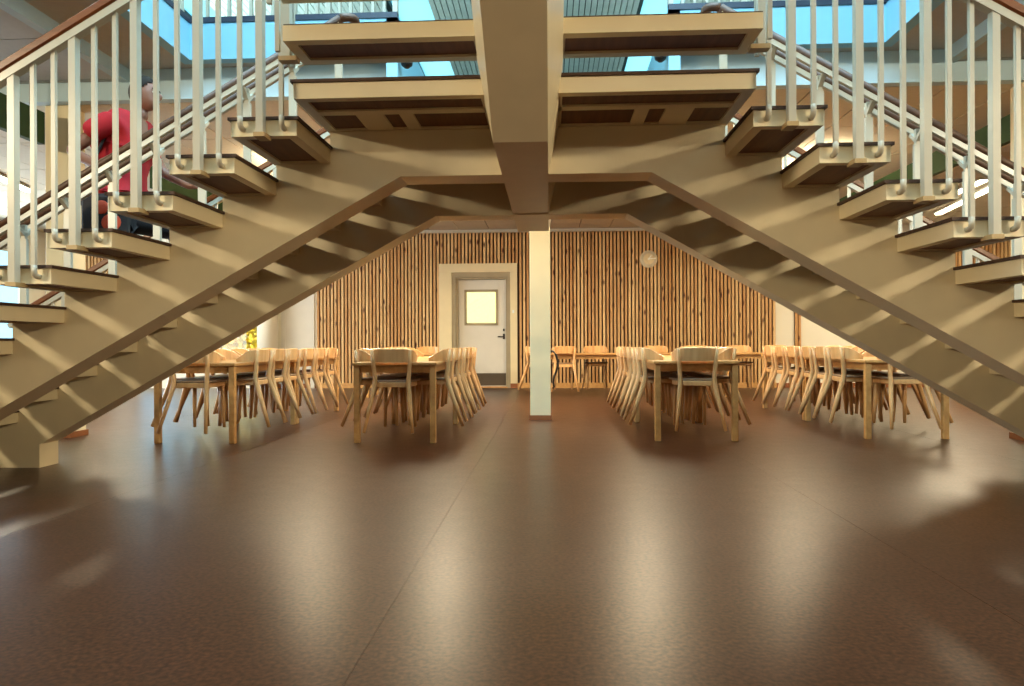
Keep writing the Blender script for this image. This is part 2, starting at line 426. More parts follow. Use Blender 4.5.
# ceilings ------------------------------------------------------------------
VX_L, VX_R = -3.245, 2.905       # stairwell opening
ST_L, ST_R = -3.92, 3.51         # step between the two soffit heights
VY0, VY1 = 0.35, 6.37
NX0, NX1, NY1 = -1.345, 1.055, 9.2
ZD, ZV, ZO, ZT = 3.185, 3.47, 3.36, 3.80
cb = bmesh.new()
box(cb, XL, NX0 - 0.1, 6.66, YF, ZD + 0.02, ZT); box(cb, NX1 + 0.1, XR, 6.66, YF, ZD + 0.02, ZT); box(cb, NX0, NX1, NY1 + 0.1, YF, ZD + 0.02, ZT); box(cb, NX0, NX1, 6.56, NY1 + 0.1, ZD + 0.02, ZD + 0.07)  # last box: unseen slab added to keep skylight off the column
ceil_d = struct(obj('ceiling', cb, 'ceiling_void'), 'warm tan tiled ceiling over the tables')
def tile_grid(parent, x0, x1, y0, y1, z, mat, sx=0.6, sy=1.2, skip=None):
    me = None
    nx = math.ceil((x1 - x0) / sx - 1e-6); ny = math.ceil((y1 - y0) / sy - 1e-6)
    cache = {}
    for i in range(nx):
        for j in range(ny):
            a, b = x0 + i * sx, min(x1, x0 + (i + 1) * sx); c, d = y0 + j * sy, min(y1, y0 + (j + 1) * sy)
            if skip and skip(a, b, c, d): continue
            if b - a < 0.03 or d - c < 0.03: continue
            key = (round(b - a, 3), round(d - c, 3))
            if key not in cache:
                bm = bmesh.new(); g = 0.007
                box(bm, g, b - a - g, g, d - c - g, 0, 0.02)
                cache[key] = mesh('tile', bm, mat)
            link('tile', cache[key], parent, (a, c, z + random.uniform(-0.001, 0.001)))
tile_grid(ceil_d, XL, XR, 6.66, YF, ZD, 'ceiling_tile')
cb = bmesh.new()
box(cb, XL, ST_L - 0.08, YB, 6.56, ZO + 0.02, ZT)
ceil_l = struct(obj('ceiling', cb, 'ceiling_void'), 'grey tiled ceiling left of the stairwell')
tile_grid(ceil_l, XL, ST_L - 0.08, YB, 6.56, ZO, 'soffit_tile', 1.25, 0.9)
cb = bmesh.new()
box(cb, ST_R + 0.08, XR, YB, 6.56, ZO + 0.02, ZT)
ceil_r = struct(obj('ceiling', cb, 'ceiling_void'), 'grey tiled ceiling right of the stairwell')
tile_grid(ceil_r, ST_R + 0.08, XR, YB, 6.56, ZO, 'soffit_tile', 1.25, 0.9)
# smooth soffit round the stairwell with its white upstand
cb = bmesh.new()
box(cb, ST_L, VX_L - 0.1, VY0 - 0.1, 6.56, ZV, ZT); box(cb, VX_R + 0.1, ST_R, VY0 - 0.1, 6.56, ZV, ZT)
box(cb, ST_L, ST_R, YB, VY0 - 0.1, ZV, ZT)
box(cb, VX_L - 0.1, NX0 - 0.1, VY1 + 0.1, 6.56, ZV, ZT); box(cb, NX1 + 0.1, VX_R + 0.1, VY1 + 0.1, 6.56, ZV, ZT)
struct(obj('ceiling', cb, 'soffit_tile'), 'grey soffit around the stairwell opening')
cb = bmesh.new()
box(cb, ST_L - 0.08, ST_L, YB, 6.56, ZO - 0.01, ZV + 0.1); box(cb, ST_R, ST_R + 0.08, YB, 6.56, ZO - 0.01, ZV + 0.1)
struct(obj('trim_1', cb, 'white_skylight_tint'), 'pale step between the two ceiling heights')
cb = bmesh.new()
box(cb, VX_L - 0.1, VX_L, VY0 - 0.1, VY1 + 0.1, ZV, 3.80); box(cb, VX_R, VX_R + 0.1, VY0 - 0.1, VY1 + 0.1, ZV, 3.80)
box(cb, VX_L, NX0, VY1, VY1 + 0.1, ZV, 3.80); box(cb, NX1, VX_R, VY1, VY1 + 0.1, ZV, 3.80)
box(cb, VX_L, AX - 1.05, VY0 - 0.1, VY0, ZV, 3.80); box(cb, AX + 1.05, VX_R, VY0 - 0.1, VY0, ZV, 3.80)
box(cb, NX0 - 0.1, NX0, VY1, NY1, ZD, 3.80); box(cb, NX1, NX1 + 0.1, VY1, NY1, ZD, 3.80); box(cb, NX0, NX1, NY1, NY1 + 0.1, ZD, 3.80)
fascia = struct(obj('trim_2', cb, 'upstand_skylight_tint'), 'white upstand round the stairwell opening')
cb = bmesh.new()
box(cb, XL, NX0 - 0.1, 6.56, 6.66, ZD, ZT); box(cb, NX1 + 0.1, XR, 6.56, 6.66, ZD, ZT)
struct(obj('trim_3', cb, 'white_skylight_tint'), 'white bulkhead between soffit and tiled ceiling')
# upper storey: dark kerb rail, white balusters, slatted roof with glazed strips
cb = bmesh.new()
gr = thing('gallery_railing', 'white railing with dark blue kerb round the opening to the upper floor', 'railing', (AX, VY1, 3.8))
for ext in ((VX_L - 0.06, VX_L + 0.01, VY0, VY1 + 0.06, 3.80, 3.85), (VX_R - 0.01, VX_R + 0.06, VY0, VY1 + 0.06, 3.80, 3.85),
            (VX_L + 0.01, NX0, VY1 - 0.01, VY1 + 0.06, 3.80, 3.85), (NX1, VX_R - 0.01, VY1 - 0.01, VY1 + 0.06, 3.80, 3.85)):
    boxo('kerb', ext, 'dark_rail', gr).location = (-AX, -VY1, -3.8)
bm = bmesh.new(); box(bm, -0.0125, 0.0125, -0.02, 0.02, 0.05, 1.0); me_b = mesh('baluster', bm, 'rail_paint')
bm = bmesh.new(); box(bm, -0.022, 0.022, -0.03, 0.03, 0.05, 1.05); me_p = mesh('post', bm, 'rail_paint')
def gal(x0, x1, y0, y1):
    n = round(math.hypot(x1 - x0, y1 - y0) / 0.102)
    for i in range(n + 1):
        t = i / n
        p = (x0 + (x1 - x0) * t - AX, y0 + (y1 - y0) * t - VY1, 0)
        link('post' if i % 6 == 0 else 'baluster', me_p if i % 6 == 0 else me_b, gr, p)
gal(VX_L + 0.05, NX0 - 0.02, VY1 + 0.03, VY1 + 0.03); gal(NX1 + 0.02, VX_R - 0.05, VY1 + 0.03, VY1 + 0.03)
gal(VX_L - 0.02, VX_L - 0.02, VY0 + 0.1, VY1 - 0.1); gal(VX_R + 0.02, VX_R + 0.02, VY0 + 0.1, VY1 - 0.1)
for ext in ((VX_L + 0.01, NX0, VY1, VY1 + 0.06, 4.8, 4.85), (NX1, VX_R - 0.01, VY1, VY1 + 0.06, 4.8, 4.85),
            (VX_L - 0.05, VX_L + 0.01, VY0, VY1 + 0.06, 4.8, 4.85), (VX_R - 0.01, VX_R + 0.05, VY0, VY1 + 0.06, 4.8, 4.85)):
    boxo('handrail', ext, 'handrail_wood', gr).location = (-AX, -VY1, -3.8)

ZR = 6.2
strips = ((-2.5, -1.86), (1.5, 2.12), (-5.9, -5.3), (4.9, 5.5))     # roof glazing running away from the viewer
edges = [XL] + sorted(v for p in strips for v in p) + [XR]
rb = bmesh.new()
for i in range(0, len(edges), 2): box(rb, edges[i], edges[i + 1], YB, 20, ZR + 0.06, ZR + 0.3)
roof = struct(obj('ceiling', rb, 'roof_dark'), 'slatted roof ceiling of the upper floor')
sb = bmesh.new()
for i in range(0, len(edges), 2):
    n = int((edges[i + 1] - edges[i]) / 0.094)
    for k in range(n):
        xx = edges[i] + 0.01 + k * 0.094
        box(sb, xx, xx + 0.078, 4, 19.9, ZR, ZR + 0.05)
so = obj('roof_slat', sb, 'roof_slat', roof); so['kind'] = 'stuff'
for a, b in strips: boxo('pane', (a, b, YB, 20, ZR + 0.14, ZR + 0.16), 'opal_glazing', roof)
struct(boxo('wall_back', (XL - 0.2, XR + 0.2, 20, 20.2, 3.8, 6.5), 'void_white'), 'upper floor far wall')
boxs = bmesh.new(); box(boxs, XL, XR, YF, 20, 3.5, 3.8)
struct(obj('floor', boxs, 'soffit_tile'), 'upper floor slab behind the slat wall')
ub = bmesh.new(); box(ub, XL - 0.2, XL, YF + 0.3, 20, 3.5, 6.6); box(ub, XR, XR + 0.2, YF + 0.3, 20, 3.5, 6.6)
struct(obj('wall_left', ub, 'white_wall'), 'upper floor side walls')

# columns --------------------------------------------------------------------
def column(x0, x1, y0, y1, top, label, rnd=False):
    bm = bmesh.new()
    if rnd:
        r = (x1 - x0) / 2; lathe(bm, [(r, 0.0), (r, top)], 28)
        c = obj('column', bm, 'white_wall', loc=((x0 + x1) / 2, (y0 + y1) / 2, 0), smooth=False)
        for p in c.data.polygons: p.use_smooth = len(p.vertices) == 4
    else:
        box(bm, x0, x1, y0, y1, 0.0, top); c = obj('column', bm, 'cream_trim', bevel=0.006)
        boxo('plinth', (x0 - 0.012, x1 + 0.012, y0 - 0.012, y1 + 0.012, 0, 0.055), 'base_brown', c)
    struct(c, label); return c
column(-0.226, 0.012, 8.33, 8.57, 3.185, 'square cream column standing behind the stairs')
column(-4.82, -4.58, 6.66, 6.9, 3.185, 'square white column beyond the left flight')
column(4.20, 4.48, 6.55, 6.79, 3.185, 'square white column beyond the right flight')
column(-5.86, -5.46, 14.0, 14.4, 3.185, 'round white column near the yellow window', True)

# ================================================================== STAIRCASE
RISE, GO, TW = 0.170, 0.297, 0.312
LZ = 2.115
Y0, Y1 = 3.3, 5.72
NT = 11
stairs = thing('staircase', 'cream steel double staircase with two side flights meeting at a middle landing', 'staircase', (AX, 4.5, 0))
SX, SY = -AX, -4.5                     # world -> stairs coordinates
class W:                                # adds a part in world coordinates under a parent
    pass
def part(name, bm, mat, parent=stairs, bevel=0.0, smooth=False):
    o = obj(name, bm, mat, parent, bevel, smooth)
    if parent is stairs: o.location = (SX, SY, 0)
    return o
GOS = {-1: 0.297, 1: 0.2915}              # the going of the left and of the right flight
def t_in(k, s=-1): return 1.36 + GOS[s] * (k - 1) - TW
def t_out(k, s=-1): return 1.36 + GOS[s] * (k - 1)
def t_top(k): return 1.944 - RISE * (k - 1)
# side girders (sawtooth plates), front and back
def girder(y0, y1):
    bm = bmesh.new()
    for s in (1, -1):
        sl = 0.557 if s < 0 else 0.569
        def bottom(o): return 1.78 if o <= 0.668 else (1.78 - sl * (o - 0.668) if o < 3.56 else 0.0)
        cuts = [(0.0, 0.668, LZ - 0.088), (0.668, t_in(1, s), LZ - 0.088)]
        for k in range(1, NT + 1):
            a, b = t_in(k, s), (t_in(k + 1, s) if k < NT else t_out(NT, s))
            if a < 3.56 < b: cuts += [(a, 3.5599, t_top(k) - 0.088), (3.56, b, t_top(k) - 0.088)]
            else: cuts.append((a, b, t_top(k) - 0.088))
        for a, b, zt in cuts:
            zt = max(zt, bottom(a) + 0.004)
            prism_y(bm, [(AX + s * a, bottom(a)), (AX + s * b, bottom(b)), (AX + s * b, zt), (AX + s * a, zt)], y0, y1)
    bmesh.ops.remove_doubles(bm, verts=bm.verts[:], dist=0.0002)
    return part('girder', bm, 'cream_steel')
girder(3.82, 4.02); girder(5.02, 5.22)

# treads: steel tray, dark board inside, dark mat on top
def tray(x0, x1, y0, y1, zt, ybars, xbars=(), h=0.088, mat_over=0.012, mat_y=None):
    zb = zt - h; zz = zt - 0.014; w = 0.05
    bm = bmesh.new()
    box(bm, x0, x0 + w, y0, y1, zb, zz); box(bm, x1 - w, x1, y0, y1, zb, zz)
    box(bm, x0 + w, x1 - w, y0, y0 + w, zb, zz); box(bm, x0 + w, x1 - w, y1 - w, y1, zb, zz)
    for a, b in ybars: box(bm, x0 + w, x1 - w, a, b, zb + 0.002, zz)
    for a, b, c, d in xbars: box(bm, a, b, c, d, zb + 0.002, zz)
    t = part('tread', bm, 'cream_steel')
    def sub(name, ext, mat):
        boxo(name, ext, mat, t)
    sub('board', (x0 + w, x1 - w, y0 + w, y1 - w, zb + 0.012, zb + 0.032), 'tread_panel')
    sub('mat', (x0 - mat_over, x1 + mat_over, (y0 - mat_over if mat_y is None else y0 + mat_y), y1 + mat_over, zz, zt), 'tread_mat')
    return t
for sgn in (-1, 1):
    for k in range(1, NT + 1):
        a, b = AX + sgn * t_in(k, sgn), AX + sgn * t_out(k, sgn)
        tray(min(a, b), max(a, b), Y0, Y1, t_top(k), ((3.80, 4.04), (5.0, 5.24)))
ld = tray(AX - 1.062, AX + 1.062, Y0, Y1, LZ, ((3.50, 3.56), (3.80, 4.04), (5.0, 5.24)),
          ((AX - 0.62, AX - 0.55, 3.56, 3.8), (AX + 0.55, AX + 0.62, 3.56, 3.8), (AX - 0.84, AX - 0.70, 3.56, 3.8), (AX + 0.70, AX + 0.84, 3.56, 3.8),
           (AX - 0.19, AX + 0.19, 3.35, 5.67)))
ld.name = 'landing'
UG = 0.279
for i in range(9):
    ya = 3.08 - UG * i
    tray(AX - 1.03, AX + 1.03, ya, ya + 0.27 + (0.02 if i else 0), 2.286 + 0.167 * i, (), ((AX - 0.2, AX + 0.2, ya + 0.05, ya + 0.22),), h=0.082, mat_over=0.004, mat_y=0.02)
# middle beam: level under the landing, then rising under the upper flight
secs = ((5.74, 1.778, 2.02, 0.175), (3.36, 1.778, 2.02, 0.175), (3.33, 1.778, 2.19, 0.19), (3.2, 1.778, 2.27, 0.19), (0.36, 1.778 + 2.84 * 0.59, 3.80, 0.19))
bm = bmesh.new(); rings = []
for y, zb, zt, hw in secs:
    rings.append([bm.verts.new(p) for p in ((AX - 0.1225, y, zb), (AX + 0.1225, y, zb), (AX + hw, y, zb + min(0.36, zt - zb)), (AX + hw, y, zt), (AX - hw, y, zt), (AX - hw, y, zb + min(0.36, zt - zb)))])
for r0, r1 in zip(rings, rings[1:]):
    for k in range(6): bm.faces.new((r0[k], r0[(k + 1) % 6], r1[(k + 1) % 6], r1[k]))
bm.faces.new(rings[0]); bm.faces.new(rings[-1][::-1])
part('middle_beam', bm, 'cream_steel')
boxm = bmesh.new(); box(boxm, AX - 0.126, AX + 0.126, 4.96, 5.0, 1.770, 1.80); part('seam_plate', boxm, 'cream_steel')

# balustrades on the outer edges of the side flights
bm = bmesh.new(); box(bm, -0.010, 0.010, -0.009, 0.009, 0, 1); me_thin = mesh('baluster', bm, 'rail_paint')
bm = bmesh.new(); box(bm, -0.0165, 0.0165, -0.019, 0.019, 0, 1); me_post = mesh('post', bm, 'rail_paint')
bm = bmesh.new(); tube(bm, [(0, 0, 0.03), (0, 0, 0.0), (0, 0.006, -0.014), (0, 0.02, -0.02), (0, 0.035, -0.02)], 0.013, 8); me_hook = mesh('hook', bm, 'rail_paint', smooth=True)
bm = bmesh.new(); box(bm, -0.026, 0.026, -0.024, 0.06, -0.006, 0.014); me_brk = mesh('bracket', bm, 'bracket_paint')
SLOPE = RISE / GO
def rail_top(o, s=-1): return 2.91 - (o - 1.22) * RISE / GOS[s]      # top of the wooden cap at offset o from the axis
def balustrade(sgn, near):
    yb = Y0 - 0.035 if near else Y1 + 0.035
    d = 1 if near else -1
    o0, o1 = (1.02 if near else 1.32), t_out(NT, sgn) + 0.02
    bm = bmesh.new()
    bar(bm, (AX + sgn * o0, yb, rail_top(o0, sgn) - 0.073), (AX + sgn * o1, yb, rail_top(o1, sgn) - 0.073), 0.045, 0.034)
    b = part('balustrade', bm, 'rail_paint')
    bm = bmesh.new()
    bar(bm, (AX + sgn * o0, yb, rail_top(o0, sgn) - 0.026), (AX + sgn * o1, yb, rail_top(o1, sgn) - 0.026), 0.062, 0.044)
    obj('handrail', bm, 'handrail_wood', b, bevel=0.008)
    for k in range(1, NT + 1):
        oc = (t_in(k, sgn) + t_out(k, sgn)) / 2
        for j in (-1, 0, 1):
            o = oc + j * 0.098
            zt = rail_top(o, sgn) - 0.085
            if o < o0: continue
            if j == 0:
                p = link('post', me_post, b, (AX + sgn * o, yb, t_top(k) - 0.085)); p.scale = (1, 1, zt - t_top(k) + 0.085)
                link('bracket', me_brk, b, (AX + sgn * o, yb, t_top(k) - 0.098), (0, 0, 0 if near else PI))
            else:
                p = link('baluster', me_thin, b, (AX + sgn * o, yb, t_top(k) - 0.02)); p.scale = (1, 1, zt - t_top(k) + 0.02)
                link('hook', me_hook, b, (AX + sgn * o, yb, t_top(k) - 0.035), (0, 0, 0 if near else PI))
for s in (-1, 1):
    balustrade(s, True); balustrade(s, False)
# balustrades of the upper flight
def up_rail(y): return 2.286 + 0.95 + (3.2 - y) * 0.167 / UG
for s in (-1, 1):
    xb = AX + s * 1.068
    bm = bmesh.new(); bar(bm, (xb, 3.3, up_rail(3.3) - 0.06), (xb, 0.5, up_rail(0.5) - 0.06), 0.045, 0.034)
    b = part('balustrade', bm, 'rail_paint')
    bm = bmesh.new(); bar(bm, (xb, 3.3, up_rail(3.3) - 0.02), (xb, 0.5, up_rail(0.5) - 0.02), 0.062, 0.044)
    obj('handrail', bm, 'handrail_wood', b)
    for i in range(9):
        yc = 3.08 - UG * i + 0.135; zt = 2.286 + 0.167 * i
        for j in (-1, 0, 1):
            y = yc + j * 0.093; top = up_rail(y) - 0.07
            p = link('baluster' if j else 'post', me_thin if j else me_post, b, (xb - s * (0.0 if j else 0.01), y, zt - 0.11)); p.scale = (1, 1, top - zt + 0.11)
        link('bracket', me_brk, b, (xb, yc, zt - 0.115), (0, 0, PI / 2 * s))
# double handrail down the middle of each flight
bm = bmesh.new(); box(bm, -0.023, 0.023, -0.012, 0.012, 0, 1); me_mpost = mesh('post', bm, 'rail_paint')
bm = bmesh.new()
prism_y(bm, [(-0.014, -0.10), (0.014, -0.10), (0.014, 0.0), (-0.014, 0.0)], -0.012, 0.012)
bar(bm, (0, 0, -0.07), (0, -0.075, -0.012), 0.028, 0.022); bar(bm, (0, 0, -0.07), (0, 0.075, -0.012), 0.028, 0.022)
me_fork = mesh('fork', bm, 'rail_paint')
YM = 4.51
def mid_top_(o, sd): return 2.915 - (o - 1.22) * RISE / GOS[sd]
for s in (-1, 1):
    o0, o1 = 1.17, t_out(NT, s)
    bm = bmesh.new()
    for y in (YM - 0.075, YM + 0.075):
        bar(bm, (AX + s * o0, y, mid_top_(o0, s) - 0.066), (AX + s * o1, y, mid_top_(o1, s) - 0.066), 0.03, 0.03)
    b = part('middle_rail', bm, 'rail_paint')
    for y in (YM - 0.075, YM + 0.075):
        bm = bmesh.new(); tube(bm, [(AX + s * o1, y, mid_top_(o1, s) - 0.026), (AX + s * o0, y, mid_top_(o0, s) - 0.026)], 0.026, 10)
        obj('handrail', bm, 'dark_handrail', b, smooth=True)
    bm = bmesh.new()
    pts = [(AX + s * (o0 - 0.075 * math.sin(a)), YM - 0.075 * math.cos(a), mid_top_(o0, s) - 0.026 + 0.02 * math.sin(a)) for a in [PI * i / 10 for i in range(11)]]
    tube(bm, pts, 0.026, 10); obj('end_loop', bm, 'dark_handrail', b, smooth=True)
    for k in range(1, NT + 1):
        oc = (t_in(k, s) + t_out(k, s)) / 2
        p = link('post', me_mpost, b, (AX + s * oc, YM, t_top(k))); p.scale = (1, 1, mid_top_(oc, s) - 0.16 - t_top(k))
        link('fork', me_fork, b, (AX + s * oc, YM, mid_top_(oc, s) - 0.066))

# ================================================================== TABLES
def build_table(L, Wd):
    t = thing('dining_table', 'x', 'table')
    bm = bmesh.new(); box(bm, -Wd / 2, Wd / 2, 0, L, 0.693, 0.72)
    obj('tabletop', bm, 'table_wood', t, bevel=0.004)
    bm = bmesh.new(); i = 0.045
    box(bm, -Wd / 2 + i, Wd / 2 - i, i, i + 0.022, 0.628, 0.693); box(bm, -Wd / 2 + i, Wd / 2 - i, L - i - 0.022, L - i, 0.628, 0.693)
    box(bm, -Wd / 2 + i, -Wd / 2 + i + 0.022, i, L - i, 0.628, 0.693); box(bm, Wd / 2 - i - 0.022, Wd / 2 - i, i, L - i, 0.628, 0.693)
    obj('apron', bm, 'table_wood', t)
    bm = bmesh.new(); box(bm, -0.026, 0.026, -0.026, 0.026, 0, 0.693); lm = mesh('leg', bm, 'table_wood', bevel=0.004)
    for sx in (-1, 1):
        for yy in (0.037, L - 0.037): link('leg', lm, t, (sx * (Wd / 2 - 0.037), yy, 0))
    return t
TL, TWD = 1.6, 0.76
table0 = build_table(TL, TWD)
# ------------------------------------------------------------------ chairs
LIFT = 0.115
def build_chair():
    c = thing('dining_chair', 'x', 'chair')
    def leg(pts, radii):
        bm = bmesh.new(); rings = []
        pv = [Vector(p) for p in pts]
        for i, p in enumerate(pv):
            t = (pv[min(i + 1, len(pv) - 1)] - pv[max(0, i - 1)]).normalized()
            u = t.cross(Vector((0, 1, 0))).normalized(); v = t.cross(u).normalized(); r = radii[i]
            rings.append([bm.verts.new(p + u * math.cos(a) * r * 1.05 + v * math.sin(a) * r * 1.25) for a in [2 * PI * k / 8 + PI / 8 for k in range(8)]])
        for i in range(len(rings) - 1):
            for k in range(8): bm.faces.new((rings[i][k], rings[i][(k + 1) % 8], rings[i + 1][(k + 1) % 8], rings[i + 1][k]))
        bm.faces.new(rings[0][::-1]); bm.faces.new(rings[-1])
        obj('leg', bm, 'chair_wood', c, smooth=True)
    for s in (-1, 1):
        leg([(s * 0.213, -0.185, 0), (s * 0.178, -0.105, 0.22), (s * 0.152, -0.04, 0.40), (s * 0.150, -0.028, 0.46), (s * 0.163, -0.045, 0.60), (s * 0.170, -0.062, 0.715)],
            [0.013, 0.017, 0.020, 0.019, 0.016, 0.012])
        leg([(s * 0.142, 0.325, 0), (s * 0.135, 0.31, 0.22), (s * 0.130, 0.30, 0.425)], [0.013, 0.017, 0.02])
    def slab(wf, wb_, y0, y1, z0, z1, rr):
        pts = []
        cs = [(wb_ / 2, y0, -PI / 2), (wf / 2, y1, 0), (-wf / 2, y1, PI / 2), (-wb_ / 2, y0, PI)]
        sg = [(1, 1), (1, -1), (-1, -1), (-1, 1)]
        for (xx, yy, a0), (sx, sy) in zip(cs, sg):
            cx_, cy_ = xx - sx * rr, yy + sy * rr
            for k in range(5):
                a = a0 + PI / 2 * k / 4
                pts.append((cx_ + rr * math.cos(a), cy_ + rr * math.sin(a)))
        bm = bmesh.new()
        lo = [bm.verts.new((px, py, z0)) for px, py in pts]; hi = [bm.verts.new((px, py, z1)) for px, py in pts]
        n = len(pts); bm.faces.new(lo[::-1]); bm.faces.new(hi)
        for i in range(n): bm.faces.new((lo[i], lo[(i + 1) % n], hi[(i + 1) % n], hi[i]))
        return bm
    obj('seat_frame', slab(0.34, 0.31, -0.04, 0.32, 0.385, 0.430, 0.05), 'chair_wood', c, bevel=0.006)
    obj('seat', slab(0.40, 0.35, -0.035, 0.345, 0.430, 0.450, 0.07), 'seat_dark', c, bevel=0.006)
    # backrest: bent band that tapers into two short arms
    half = [(0, -0.062), (0.06, -0.058), (0.115, -0.045), (0.155, -0.024), (0.182, 0.008), (0.195, 0.05), (0.197, 0.095), (0.190, 0.135)]
    top = [0.728, 0.728, 0.727, 0.724, 0.716, 0.696, 0.666, 0.640]
    line = [(-x_, y_, t_) for (x_, y_), t_ in zip(half[::-1], top[::-1])] + [(x_, y_, t_) for (x_, y_), t_ in zip(half[1:], top[1:])]
    bm = bmesh.new(); rings = []
    for i, (x_, y_, t_) in enumerate(line):
        a, b = line[max(0, i - 1)], line[min(len(line) - 1, i + 1)]
        d = Vector((b[0] - a[0], b[1] - a[1], 0)).normalized(); nrm = Vector((d.y, -d.x, 0)); th = 0.009
        zb = 0.606
        rake = nrm * -0.006
        rings.append([bm.verts.new(Vector((x_, y_, zb)) + nrm * th + rake), bm.verts.new(Vector((x_, y_, t_ - 0.006)) + nrm * th), bm.verts.new(Vector((x_, y_, t_))), bm.verts.new(Vector((x_, y_, t_ - 0.006)) - nrm * th), bm.verts.new(Vector((x_, y_, zb)) - nrm * th + rake)])
    for r0, r1 in zip(rings, rings[1:]):
        for k in range(5): bm.faces.new((r0[k], r0[(k + 1) % 5], r1[(k + 1) % 5], r1[k]))
    bm.faces.new(rings[0]); bm.faces.new(rings[-1][::-1])
    obj('backrest', bm, 'chair_wood', c)
    return c
chair0 = build_chair()
used = {'c': False, 't': False}
def place_chair(x, y, rz, label, group, lift=LIFT):
    c = chair0 if not used['c'] else copy_tree(chair0)
    used['c'] = True
    c.location = (x, y, lift); c.rotation_euler = (0, 0, rz); c['label'] = label; c['group'] = group
def place_table(x, y, rz, label, group):
    t = table0 if not used['t'] else copy_tree(table0)
    used['t'] = True
    t.location = (x, y, 0); t.rotation_euler = (0, 0, rz); t['label'] = label; t['group'] = group
ORD = ('nearest the stairs', 'second from the stairs', 'third from the stairs', 'fourth from the stairs', 'fifth from the stairs', 'farthest from the stairs')
SIDE_Y = (0.55, 0.96, 1.36, 1.86, 2.28, 2.72)
rows = (('outer left table row', -3.178, 6.27, 'slat wall corner'), ('inner left table row', -1.382, 6.34, 'grey door'),
        ('inner right table row', 1.316, 6.52, 'wall clock'), ('outer right table row', 3.243, 6.70, 'plain cream wall'))
for rn, cx, y0, near in rows:
    for j in (0, 1):
        place_table(cx, y0 + j * (TL + 0.012), 0, 'pale wooden dining table, %s of the %s' % ('end nearest the stairs' if j == 0 else 'far end', rn), 'long dining tables behind the stairs')
    place_chair(cx + random.uniform(-0.02, 0.0), y0, 0, 'bent wood chair hung on the near end of the %s' % rn, 'chairs hung on the dining tables')
    for sd, sn in ((-1, 'left'), (1, 'right')):
        for k, dy in enumerate(SIDE_Y):
            place_chair(cx + sd * TWD / 2, y0 + dy + random.uniform(-0.015, 0.015), sd * PI / 2 + random.uniform(-0.04, 0.04),
                        'chair on %s side of the %s, %s' % (sn, rn, ORD[k]), 'chairs hung on the dining tables')
# tables set crosswise near the slat wall
cross = ((-3.05, 11.75, 'crosswise table left of the grey door'), (-0.33, 11.75, 'crosswise table behind the cream column'),
         (1.30, 11.75, 'crosswise table beneath the wall clock'), (2.93, 11.75, 'crosswise table at the right end of the slat wall'))
for x0, y0, nm in cross:
    place_table(x0, y0 + TWD / 2, -PI / 2, 'pale wooden dining table set ' + nm, 'crosswise tables near the slat wall')
    # the table's own long axis now runs along +x from x0
FARY = 11.75 + TWD
for xx, lab in ((-2.69, 'first chair on the wall side of the crosswise table left of the door'), (-2.12, 'second chair on the wall side of the crosswise table left of the door'),
                (0.79, 'wooden chair on the wall side of the table behind the cream column'),
                (1.82, 'first chair on the wall side of the table beneath the clock'), (2.52, 'second chair on the wall side of the table beneath the clock'),
                (3.22, 'first chair on the wall side of the rightmost crosswise table'), (3.85, 'second chair on the wall side of the rightmost crosswise table')):
    place_chair(xx, FARY, PI + random.uniform(-0.04, 0.04), lab, 'chairs hung on the crosswise tables')
place_chair(-0.33, 11.75 + TWD / 2, -PI / 2, 'wooden chair on the short end of the table just left of the cream column', 'chairs hung on the crosswise tables')
place_chair(0.24, 11.75, 0.03, 'wooden chair on the stair side of the table just right of the cream column', 'chairs hung on the crosswise tables')

# ================================================================== SMALL THINGS
# wall clock
ck = thing('wall_clock', 'pale round clock mounted on the pine slat wall', 'clock', (1.97, YW - 0.057, 2.55))
bm = bmesh.new(); lathe(bm, [(0.165, -0.0), (0.175, 0.012), (0.17, 0.03), (0.155, 0.034)], 32); bmesh.ops.rotate(bm, verts=bm.verts[:], cent=(0, 0, 0), matrix=Matrix.Rotation(PI / 2, 3, 'X'))
obj('case', bm, 'clock_face', ck)
bm = bmesh.new(); lathe(bm, [(0.105, 0.034), (0.11, 0.037)], 28); bmesh.ops.rotate(bm, verts=bm.verts[:], cent=(0, 0, 0), matrix=Matrix.Rotation(PI / 2, 3, 'X'))
obj('dial', bm, 'cream_trim', ck)
bm = bmesh.new(); lathe(bm, [(0.022, 0.037), (0.022, 0.05)], 16); bmesh.ops.rotate(bm, verts=bm.verts[:], cent=(0, 0, 0), matrix=Matrix.Rotation(PI / 2, 3, 'X'))
obj('hub', bm, 'clock_light', ck)
bm = bmesh.new(); bar(bm, (0, -0.043, 0), (0.14, -0.043, 0.012), 0.006, 0.022); obj('hand', bm, 'clock_light', ck)
bm = bmesh.new(); bar(bm, (0, -0.046, 0), (0.05, -0.046, 0.075), 0.006, 0.018); obj('hand', bm, 'clock_light', ck)

# black cord looped on the column
bm = bmesh.new()
P = [(0.012, 0.80), (0.045, 0.79), (0.075, 0.75), (0.095, 0.68), (0.097, 0.62), (0.078, 0.56), (0.052, 0.50), (0.042, 0.43), (0.05, 0.38), (0.036, 0.36)]
tube(bm, [(a, 8.40, z) for a, z in P], 0.013, 8)
tag(obj('cord', bm, 'black', smooth=True), 'black cord hanging in a loop from the side of the cream column', 'cord')

